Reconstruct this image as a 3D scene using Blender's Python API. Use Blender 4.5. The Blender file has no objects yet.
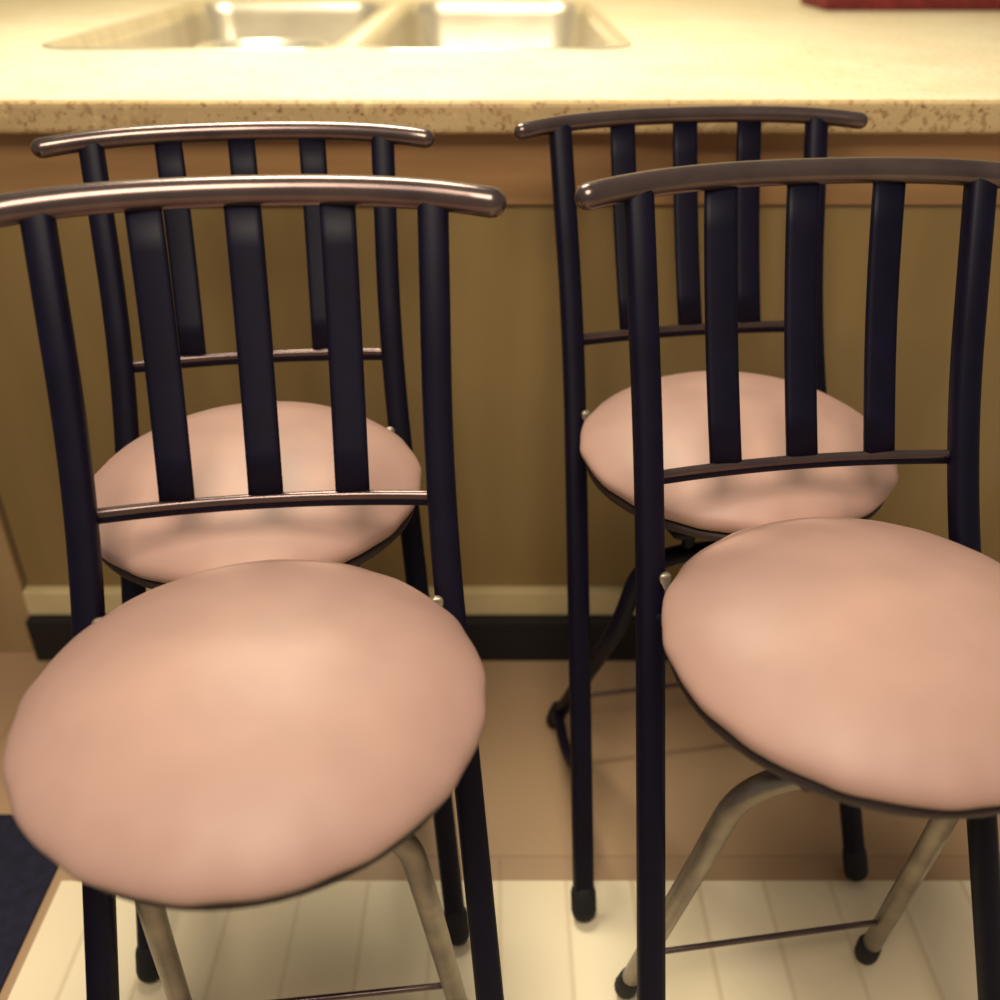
import bpy, bmesh, math
from mathutils import Vector, Matrix
sc=bpy.context.scene
try:
    sc.view_settings.view_transform='Standard'
except Exception: pass
COL=bpy.context.collection

def lin(c):
    o=[]
    for v in c:
        v/=255.0
        o.append(v/12.92 if v<=.04045 else ((v+.055)/1.055)**2.4)
    return (o[0],o[1],o[2],1)

def mat(name,c1,c2=None,scale=5,rough=.5,metal=0,bump=0,bscale=None,detail=4,stretch=(1,1,1),lo=.35,hi=.65,coat=0,spec=.5):
    m=bpy.data.materials.new(name);m.use_nodes=True
    nt=m.node_tree;b=nt.nodes['Principled BSDF']
    b.inputs['Roughness'].default_value=rough;b.inputs['Metallic'].default_value=metal
    b.inputs['Coat Weight'].default_value=coat;b.inputs['Specular IOR Level'].default_value=spec
    tc=nt.nodes.new('ShaderNodeTexCoord');mp=nt.nodes.new('ShaderNodeMapping')
    mp.inputs['Scale'].default_value=stretch
    nt.links.new(tc.outputs['Object'],mp.inputs['Vector'])
    n=nt.nodes.new('ShaderNodeTexNoise');n.inputs['Scale'].default_value=scale;n.inputs['Detail'].default_value=detail
    nt.links.new(mp.outputs[0],n.inputs['Vector'])
    r=nt.nodes.new('ShaderNodeValToRGB')
    r.color_ramp.elements[0].position=lo;r.color_ramp.elements[1].position=hi
    r.color_ramp.elements[0].color=lin(c1);r.color_ramp.elements[1].color=lin(c2 or c1)
    nt.links.new(n.outputs['Fac'],r.inputs[0]);nt.links.new(r.outputs[0],b.inputs['Base Color'])
    if bump:
        n2=nt.nodes.new('ShaderNodeTexNoise');n2.inputs['Scale'].default_value=bscale or scale
        nt.links.new(mp.outputs[0],n2.inputs['Vector'])
        bp=nt.nodes.new('ShaderNodeBump');bp.inputs['Strength'].default_value=bump;bp.inputs['Distance'].default_value=.01
        nt.links.new(n2.outputs['Fac'],bp.inputs['Height']);nt.links.new(bp.outputs[0],b.inputs['Normal'])
    return m

M_frame=mat('dark_enamel_metal',(10,7,26),(14,10,33),30,.5,.0,spec=.18)
M_rail=mat('polished_rail_metal',(94,80,80),(112,96,92),20,.24,.8)
M_leg=mat('pewter_leg_metal',(120,110,104),(150,140,126),20,.38,.75)
M_bright=mat('bracket_steel',(160,150,136),(185,172,150),20,.4,.7)
M_rubber=mat('rubber',(14,12,18),(22,20,24),20,.8)
M_seat=mat('pink_tan_vinyl',(170,136,126),(186,150,138),6,.48,bump=.18,bscale=12,spec=.4)
M_pan=mat('seat_pan_dark',(40,26,28),(54,36,34),10,.6)
M_panel=mat('olive_brown_laminate',(130,107,66),(144,120,76),3,.34,bump=.05,bscale=3,stretch=(3,3,.4))
M_apron=mat('apron_wood',(142,106,68),(158,120,78),5,.45,stretch=(.5,3,6))
M_stile=mat('tan_wood',(158,130,90),(172,144,102),4,.45,stretch=(4,4,.5))
M_trim=mat('cream_trim',(206,186,138),(220,200,152),8,.5)
M_black=mat('toe_shade_black',(12,10,16),(18,15,20),8,.6)  # near-black colour carries the shade of the toe kick
M_wall=mat('cream_wall',(232,218,180),(240,228,194),2,.8)
M_steel=mat('stainless_steel',(206,196,174),(224,214,190),8,.32,.7,bump=.02,bscale=60,stretch=(1,8,1))
M_red=mat('dark_red_fabric',(100,24,24),(120,34,30),40,.9,bump=.3)
M_navy=mat('navy_mat',(16,16,38),(28,26,52),60,.95,bump=.4)

def speckle(name,base,k=1.0):
    m=mat(name,base[0],base[1],7,.34)
    nt=m.node_tree;b=nt.nodes['Principled BSDF'];src=b.inputs['Base Color'].links[0].from_socket
    tc=nt.nodes['Texture Coordinate']
    for sc_,lo,hi,col in ((95,.56,.66,(168,134,92)),(140,.62,.70,(140,104,72)),(60,.60,.72,(214,188,136))):
        n=nt.nodes.new('ShaderNodeTexNoise');n.inputs['Scale'].default_value=sc_;n.inputs['Detail'].default_value=3
        nt.links.new(tc.outputs['Object'],n.inputs['Vector'])
        r=nt.nodes.new('ShaderNodeValToRGB');r.color_ramp.elements[0].position=lo;r.color_ramp.elements[1].position=hi
        r.color_ramp.elements[1].color=(k,k,k,1)
        nt.links.new(n.outputs['Fac'],r.inputs[0])
        mx=nt.nodes.new('ShaderNodeMix');mx.data_type='RGBA'
        nt.links.new(r.outputs[0],mx.inputs[0]);nt.links.new(src,mx.inputs[6]);mx.inputs[7].default_value=lin(col)
        src=mx.outputs[2]
    nt.links.new(src,b.inputs['Base Color']);return m
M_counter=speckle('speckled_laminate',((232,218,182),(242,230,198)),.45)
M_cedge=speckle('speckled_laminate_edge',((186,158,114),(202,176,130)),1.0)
def brick(name,c1,c2,cm,w,h,rot,mortar,rough):
    m=mat(name,c1,c2,4,rough)
    nt=m.node_tree;b=nt.nodes['Principled BSDF'];tc=nt.nodes['Texture Coordinate']
    mp=nt.nodes.new('ShaderNodeMapping');mp.inputs['Rotation'].default_value=(0,0,rot)
    nt.links.new(tc.outputs['Object'],mp.inputs[0])
    k=nt.nodes.new('ShaderNodeTexBrick');k.inputs['Scale'].default_value=1
    k.inputs['Brick Width'].default_value=w;k.inputs['Row Height'].default_value=h;k.inputs['Mortar Size'].default_value=mortar
    k.inputs['Color1'].default_value=lin(c1);k.inputs['Color2'].default_value=lin(c2);k.inputs['Mortar'].default_value=lin(cm)
    k.inputs['Mortar Smooth'].default_value=1
    nt.links.new(mp.outputs[0],k.inputs['Vector']);nt.links.new(k.outputs[0],b.inputs['Base Color']);return m
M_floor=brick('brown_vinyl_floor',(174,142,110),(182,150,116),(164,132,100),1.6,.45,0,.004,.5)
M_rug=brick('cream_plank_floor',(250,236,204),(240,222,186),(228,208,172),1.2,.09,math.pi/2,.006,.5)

def finish(name,bm,mats,parent=None,smooth=True):
    me=bpy.data.meshes.new(name);bmesh.ops.recalc_face_normals(bm,faces=bm.faces);bm.to_mesh(me);bm.free()
    for k in (mats if isinstance(mats,list) else [mats]): me.materials.append(k)
    o=bpy.data.objects.new(name,me);COL.objects.link(o)
    if smooth:
        for f in me.polygons:f.use_smooth=True
    if parent:o.parent=parent
    return o
def box(name,x0,x1,y0,y1,z0,z1,m,parent=None,bev=0,seg=2):
    bm=bmesh.new();bmesh.ops.create_cube(bm,size=1)
    for v in bm.verts: v.co=Vector(((x0+x1)/2+v.co.x*(x1-x0),(y0+y1)/2+v.co.y*(y1-y0),(z0+z1)/2+v.co.z*(z1-z0)))
    if bev: bmesh.ops.bevel(bm,geom=bm.edges[:],offset=bev,segments=seg,profile=.5,affect='EDGES')
    return finish(name,bm,m,parent,False)
def fillet(pts,r,n=8):
    pts=[Vector(p) for p in pts];out=[pts[0]]
    for i in range(1,len(pts)-1):
        a,b,c=pts[i-1],pts[i],pts[i+1]
        rr=min(r,(a-b).length*.48,(c-b).length*.48)
        p0=b+(a-b).normalized()*rr;p1=b+(c-b).normalized()*rr
        for k in range(n+1):
            t=k/n;out.append(p0*(1-t)**2+b*2*t*(1-t)+p1*t*t)
    out.append(pts[-1]);return out
def tube(name,pts,ra,rb,m,parent,up=(0,0,1),n=14,cap=True,square=0):
    pts=[Vector(p) for p in pts];bm=bmesh.new();rings=[];up=Vector(up)
    T=[]
    for i in range(len(pts)):
        a=pts[max(i-1,0)];b=pts[min(i+1,len(pts)-1)];T.append((b-a).normalized())
    secs=[]
    rm=min(ra,rb)
    if cap:
        for t in (80,55,28): secs.append((pts[0]-T[0]*rm*math.sin(math.radians(t)),T[0],math.cos(math.radians(t))))
    for p,t in zip(pts,T): secs.append((p,t,1))
    if cap:
        for t in (28,55,80): secs.append((pts[-1]+T[-1]*rm*math.sin(math.radians(t)),T[-1],math.cos(math.radians(t))))
    u=up
    for p,t,s in secs:
        sd=t.cross(u)
        if sd.length<1e-4: sd=t.cross(Vector((1,0,0)))
        sd.normalize();uu=sd.cross(t).normalized();u=uu
        ring=[]
        for k in range(n):
            a=2*math.pi*(k+.5)/n;cx,cy=math.cos(a),math.sin(a)
            if square:
                e=1-square
                cx=math.copysign(abs(cx)**e,cx);cy=math.copysign(abs(cy)**e,cy)
            ring.append(bm.verts.new(p+sd*cx*ra*s+uu*cy*rb*s))
        rings.append(ring)
    for A,B in zip(rings,rings[1:]):
        for k in range(n): bm.faces.new((A[k],A[(k+1)%n],B[(k+1)%n],B[k]))
    bm.faces.new(rings[0][::-1]);bm.faces.new(rings[-1])
    return finish(name,bm,m,parent)
def lathe(name,prof,m,parent,n=72,wr=0):
    bm=bmesh.new();rings=[]
    for r,z in prof:
        if r<1e-6: rings.append([bm.verts.new((0,0,z))]);continue
        ring=[]
        for k in range(n):
            a=2*math.pi*k/n
            d=wr*(math.sin(a*17)+.6*math.sin(a*29+1))*max(0,(r/.18))**6
            ring.append(bm.verts.new(((r+d)*math.cos(a),(r+d)*math.sin(a),z)))
        rings.append(ring)
    for A,B in zip(rings,rings[1:]):
        if len(A)==1 and len(B)==1: continue
        for k in range(n):
            k2=(k+1)%n
            if len(A)==1: bm.faces.new((A[0],B[k],B[k2]))
            elif len(B)==1: bm.faces.new((A[k],B[0],A[k2]))
            else: bm.faces.new((A[k],B[k],B[k2],A[k2]))
    return finish(name,bm,m,parent)

# ---------------- stool ----------------
W1,Y1,Z1=.1552,.1676,.680
W3,Y3=.1903,-.1585
W4,BOW=.211,.0226
def stool(idx,X,D,ang,yr0=.08,legm=None,R=1.0,dz=0,rr=.0118,stay=False):
    W2,Y2,Z2=.1623,.251,.921+dz
    legm=legm or M_leg
    e=bpy.data.objects.new('bar_stool' if idx==0 else 'bar_stool.%03d'%idx,None);COL.objects.link(e)
    e.location=(X,D,0);e.rotation_euler=(0,0,math.radians(ang))
    for s,nm in((-1,'left'),(1,'right')):
        pts=fillet([(s*W3,Y3,.014),(s*W1,Y1,Z1),(s*W2,Y2,Z2)],.12,10)
        tube('back_post_'+nm,pts,.0135,.0115,M_frame,e,up=(0,1,0),square=.35)
        tube('front_foot_cap_'+nm,[(s*W3,Y3,.016),(s*W3*.995,Y3+.012,.038)],.0165,.0145,M_rubber,e,up=(0,1,0))
    rp=[]
    for i in range(25):
        x=-W4+2*W4*i/24;rp.append((x,Y2+BOW*(1-(x/W2)**2),Z2+.008-.006*(x/W4)**4))
    tube('top_rail',rp,rr,rr,M_rail,e,n=24)
    lp=[]
    for i in range(17):
        x=-W1+2*W1*i/16;lp.append((x,Y1+.012*(1-(x/W1)**2),Z1))
    tube('lower_back_rail',lp,.0045,.0045,M_rail,e)
    lq=[(x,y+.002,z-.006) for x,y,z in lp]
    tube('lower_back_rail_core',lq,.005,.0055,M_frame,e)
    for k,f in enumerate((-.5,0,.5)):
        x0=f*W1;x1=f*W2
        a=Vector((x0,Y1+.012*(1-f*f),Z1-.002));b=Vector((x1,Y2+BOW*(1-f*f),Z2+.004))
        tube('back_slat_%d'%(k+1),[a.lerp(b,t/6)+Vector((0,.006*math.sin(math.pi*t/6),0)) for t in range(7)],.0155,.0042,M_frame,e,up=(0,1,0),square=.5,cap=False)
    prof=[(0,.664),(.03,.663),(.06,.660),(.09,.654),(.115,.647),(.138,.638),(.156,.628),(.169,.618),(.177,.610),(.1800,.604),(.1785,.598),(.174,.592),(.165,.589),(.10,.588),(0,.588)]
    prof=[(r*R,z) for r,z in prof]
    c=lathe('seat_cushion',prof,M_seat,e,96,.0009)
    sub=c.modifiers.new('s','SUBSURF');sub.levels=1;sub.render_levels=1
    lathe('seat_pan',[(0,.590),(.168,.590),(.174,.587),(.172,.580),(.160,.574),(.06,.572),(0,.572)],M_pan,e)
    for s,nm in((-1,'left'),(1,'right')):
        t=.555/Z1;px=W3+(W1-W3)*t;py=Y3+(Y1-Y3)*t
        tube('seat_side_bar_'+nm,fillet([(s*px,py,.56),(s*.135,py-.02,.565),(s*.10,-.11,.565)],.03),.007,.009,M_frame,e)
        t=.585/Z1;px=W3+(W1-W3)*t;py=Y3+(Y1-Y3)*t
        tube('pivot_bracket_'+nm,[(s*(px-.012),py-.006,.578),(s*(px-.012),py-.004,.600)],.006,.004,M_bright,e,up=(0,1,0),square=.5)
    tube('seat_cross_bar',[(-.10,-.11,.565),(.10,-.11,.565)],.008,.008,M_frame,e)
    tube('seat_cross_bar_rear',[(-.135,.08,.565),(.135,.08,.565)],.008,.008,M_frame,e)
    XR=.155
    lp=fillet([(-XR,yr0,.014),(-.122,-.005,.36),(-.108,-.03,.48),(.108,-.03,.48),(.122,-.005,.36),(XR,yr0,.014)],.085,10)
    tube('rear_arch_leg',lp,.0115,.0115,legm,e,up=(0,1,0))
    for s,nm in((-1,'left'),(1,'right')):
        tube('rear_foot_cap_'+nm,[(s*XR,yr0,.016),(s*(XR-.004),yr0-.006,.040)],.0145,.0145,M_rubber,e,up=(0,1,0))
        tube('arch_strut_'+nm,[(s*.055,-.03,.48),(s*.055,-.03,.575)],.008,.006,M_frame,e,up=(0,1,0))
        if stay:
            t=.17/Z1;px=W3+(W1-W3)*t;py=Y3+(Y1-Y3)*t
            q0=Vector((s*XR,yr0-.01,.055));q1=Vector((s*(px-.004),py,.17));mid=(q0+q1)/2+Vector((s*.004,0,-.03))
            tube('fold_stay_'+nm,fillet([q0,mid,q1],.08),.008,.008,M_frame,e)
    t=(.115-.014)/.346;xr=XR+(.122-XR)*t;yr=yr0+(-.005-yr0)*t
    tube('rear_rung',[(-xr,yr,.115),(xr,yr,.115)],.0035,.0035,M_rail,e)
    return e
stool(0,-.1915,.567,6.2,R=1.012,rr=.0128)
stool(1,-.2640,.901,7.5,.10,M_frame,dz=-.012,rr=.0108)
stool(2,.3180,.641,8.2,rr=.0116)
stool(3,.2721,.990,9.3,.19,M_frame,dz=-.009,rr=.0098,stay=True)

# ---------------- counter ----------------
CF=1.31;CT=.929;CB=3.15;TH=.042
ctr=bpy.data.objects.new('kitchen_counter',None);COL.objects.link(ctr)
top=box('countertop',-1.9,1.9,CF,CB,CT-TH,CT,M_counter,ctr,.008,3)
BOWLS=[(-.82,-.30),(-.25,.23)];SF,SB=1.86,2.95
def rrect(x0,x1,y0,y1,r,n=8):
    o=[]
    for cx,cy,a0 in((x1-r,y1-r,0),(x0+r,y1-r,90),(x0+r,y0+r,180),(x1-r,y0+r,270)):
        for k in range(n+1):
            a=math.radians(a0+90*k/n);o.append((cx+r*math.cos(a),cy+r*math.sin(a)))
    return o
cuts=[]
for i,(a,b) in enumerate(BOWLS):
    bm=bmesh.new();P=rrect(a,b,SF,SB,.09)
    lo=[bm.verts.new((x,y,CT-.1)) for x,y in P];hi=[bm.verts.new((x,y,CT+.1)) for x,y in P]
    bm.faces.new(lo[::-1]);bm.faces.new(hi)
    for k in range(len(P)): bm.faces.new((lo[k],lo[(k+1)%len(P)],hi[(k+1)%len(P)],hi[k]))
    c=finish('cut',bm,M_counter,None,False);cuts.append(c)
    md=top.modifiers.new('b','BOOLEAN');md.object=c;md.operation='DIFFERENCE';md.solver='EXACT'
bpy.context.view_layer.update()
me=bpy.data.meshes.new_from_object(top.evaluated_get(bpy.context.evaluated_depsgraph_get()))
top.modifiers.clear();top.data=me
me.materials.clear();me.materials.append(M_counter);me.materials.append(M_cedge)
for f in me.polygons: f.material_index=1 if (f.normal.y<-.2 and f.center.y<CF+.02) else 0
for c in cuts: bpy.data.objects.remove(c)
box('apron_rail',-1.88,1.88,CF+.032,CF+.06,.79,CT-TH,M_apron,ctr,.002)
box('back_panel',-.815,1.88,CF+.04,CF+.06,.10,.80,M_panel,ctr)
box('left_panel',-1.88,-.823,CF+.03,CF+.06,.0,.79,M_stile,ctr,.002)
box('base_trim_strip',-.82,1.88,CF+.022,CF+.06,.088,.138,M_trim,ctr,.003)
box('toe_shade_strip',-.82,1.88,CF+.004,CF+.06,0,.088,M_black,ctr,.003)  # added black strip stands in for the dark shade under the cabinet
box('cabinet_end_left',-1.88,-1.85,CF+.06,CB-.02,0,CT-TH,M_panel,ctr)
box('cabinet_end_right',1.85,1.88,CF+.06,CB-.02,0,CT-TH,M_panel,ctr)
snk=bpy.data.objects.new('double_sink',None);COL.objects.link(snk)
for i,(a,b) in enumerate(BOWLS):
    bm=bmesh.new();loops=[]
    for ins,z in((-.012,CT+.0006),(-.010,CT+.003),(-.002,CT+.003),(.004,CT-.002),(.008,CT-.03),(.014,CT-.13),(.03,CT-.165),(.07,CT-.178),(.14,CT-.182)):
        loops.append([bm.verts.new((x,y,z)) for x,y in rrect(a+ins,b-ins,SF+ins,SB-ins,max(.09-ins*.3,.03))])
    for A,B in zip(loops,loops[1:]):
        for k in range(len(A)): bm.faces.new((A[k],A[(k+1)%len(A)],B[(k+1)%len(A)],B[k]))
    bm.faces.new(loops[-1]);finish('sink_bowl_%d'%(i+1),bm,M_steel,snk)
    d=lathe('sink_drain_%d'%(i+1),[(0,.004),(.02,.004),(.03,.001),(.038,.004),(.044,.001)],M_bright,snk,32);d.location=((a+b)/2,(SF+SB)/2,CT-.181)
mb=lathe('mixing_bowl',[(0,-.165),(.05,-.165),(.09,-.12),(.113,-.05),(.118,0),(.124,.002),(.124,-.001),(.120,-.004),(.116,-.05),(.093,-.122),(.052,-.169),(0,-.169)],M_steel,None,64)
mb.location=(-.45,2.01,CT-.010)
tw=box('folded_dish_towel',.80,1.45,2.66,2.90,CT+.001,CT+.03,M_red,None,.008,3)

# ---------------- room ----------------
bm=bmesh.new()
def slab(x0,x1,y0,y1,mi):
    vs=[bm.verts.new((x,y,z)) for z in(-.05,0) for x,y in((x0,y0),(x1,y0),(x1,y1),(x0,y1))]
    for f in((0,1,2,3),(4,5,6,7),(0,1,5,4),(1,2,6,5),(2,3,7,6),(3,0,4,7)):
        bm.faces.new([vs[i] for i in f]).material_index=mi
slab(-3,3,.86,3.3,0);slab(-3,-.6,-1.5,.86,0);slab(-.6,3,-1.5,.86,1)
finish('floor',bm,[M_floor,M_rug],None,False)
box('wall_back',-3,3,CB+.003,CB+.1,0,2.5,M_wall)
box('floor_mat',-1.5,-.612,-.6,.97,0,.006,M_navy,None,.002)

# ---------------- lights ----------------
def area(name,loc,tgt,size,power,col):
    l=bpy.data.lights.new(name,'AREA');l.size=size;l.energy=power;l.color=col
    o=bpy.data.objects.new(name,l);COL.objects.link(o);o.location=loc
    o.rotation_euler=(Vector(tgt)-Vector(loc)).to_track_quat('-Z','Y').to_euler()
area('ceiling_light',(-.1,-.15,2.15),(0,.75,.5),.7,29,(1,.86,.66))
area('sink_light',(-.35,1.75,2.15),(-.05,1.9,.9),.6,40,(1,.91,.68))
w=bpy.data.worlds.new('world');sc.world=w;w.use_nodes=True
w.node_tree.nodes['Background'].inputs[0].default_value=(1,.86,.74,1)
w.node_tree.nodes['Background'].inputs[1].default_value=.24

cd=bpy.data.cameras.new('camera');cam=bpy.data.objects.new('camera',cd);COL.objects.link(cam)
cd.sensor_width=36;cd.lens=36*.9648;cd.clip_start=.02
cd.dof.use_dof=True;cd.dof.focus_distance=.95;cd.dof.aperture_fstop=2.8
cam.location=(0,0,1.129);cam.rotation_euler=(math.radians(90-31.17),0,0)
sc.camera=cam
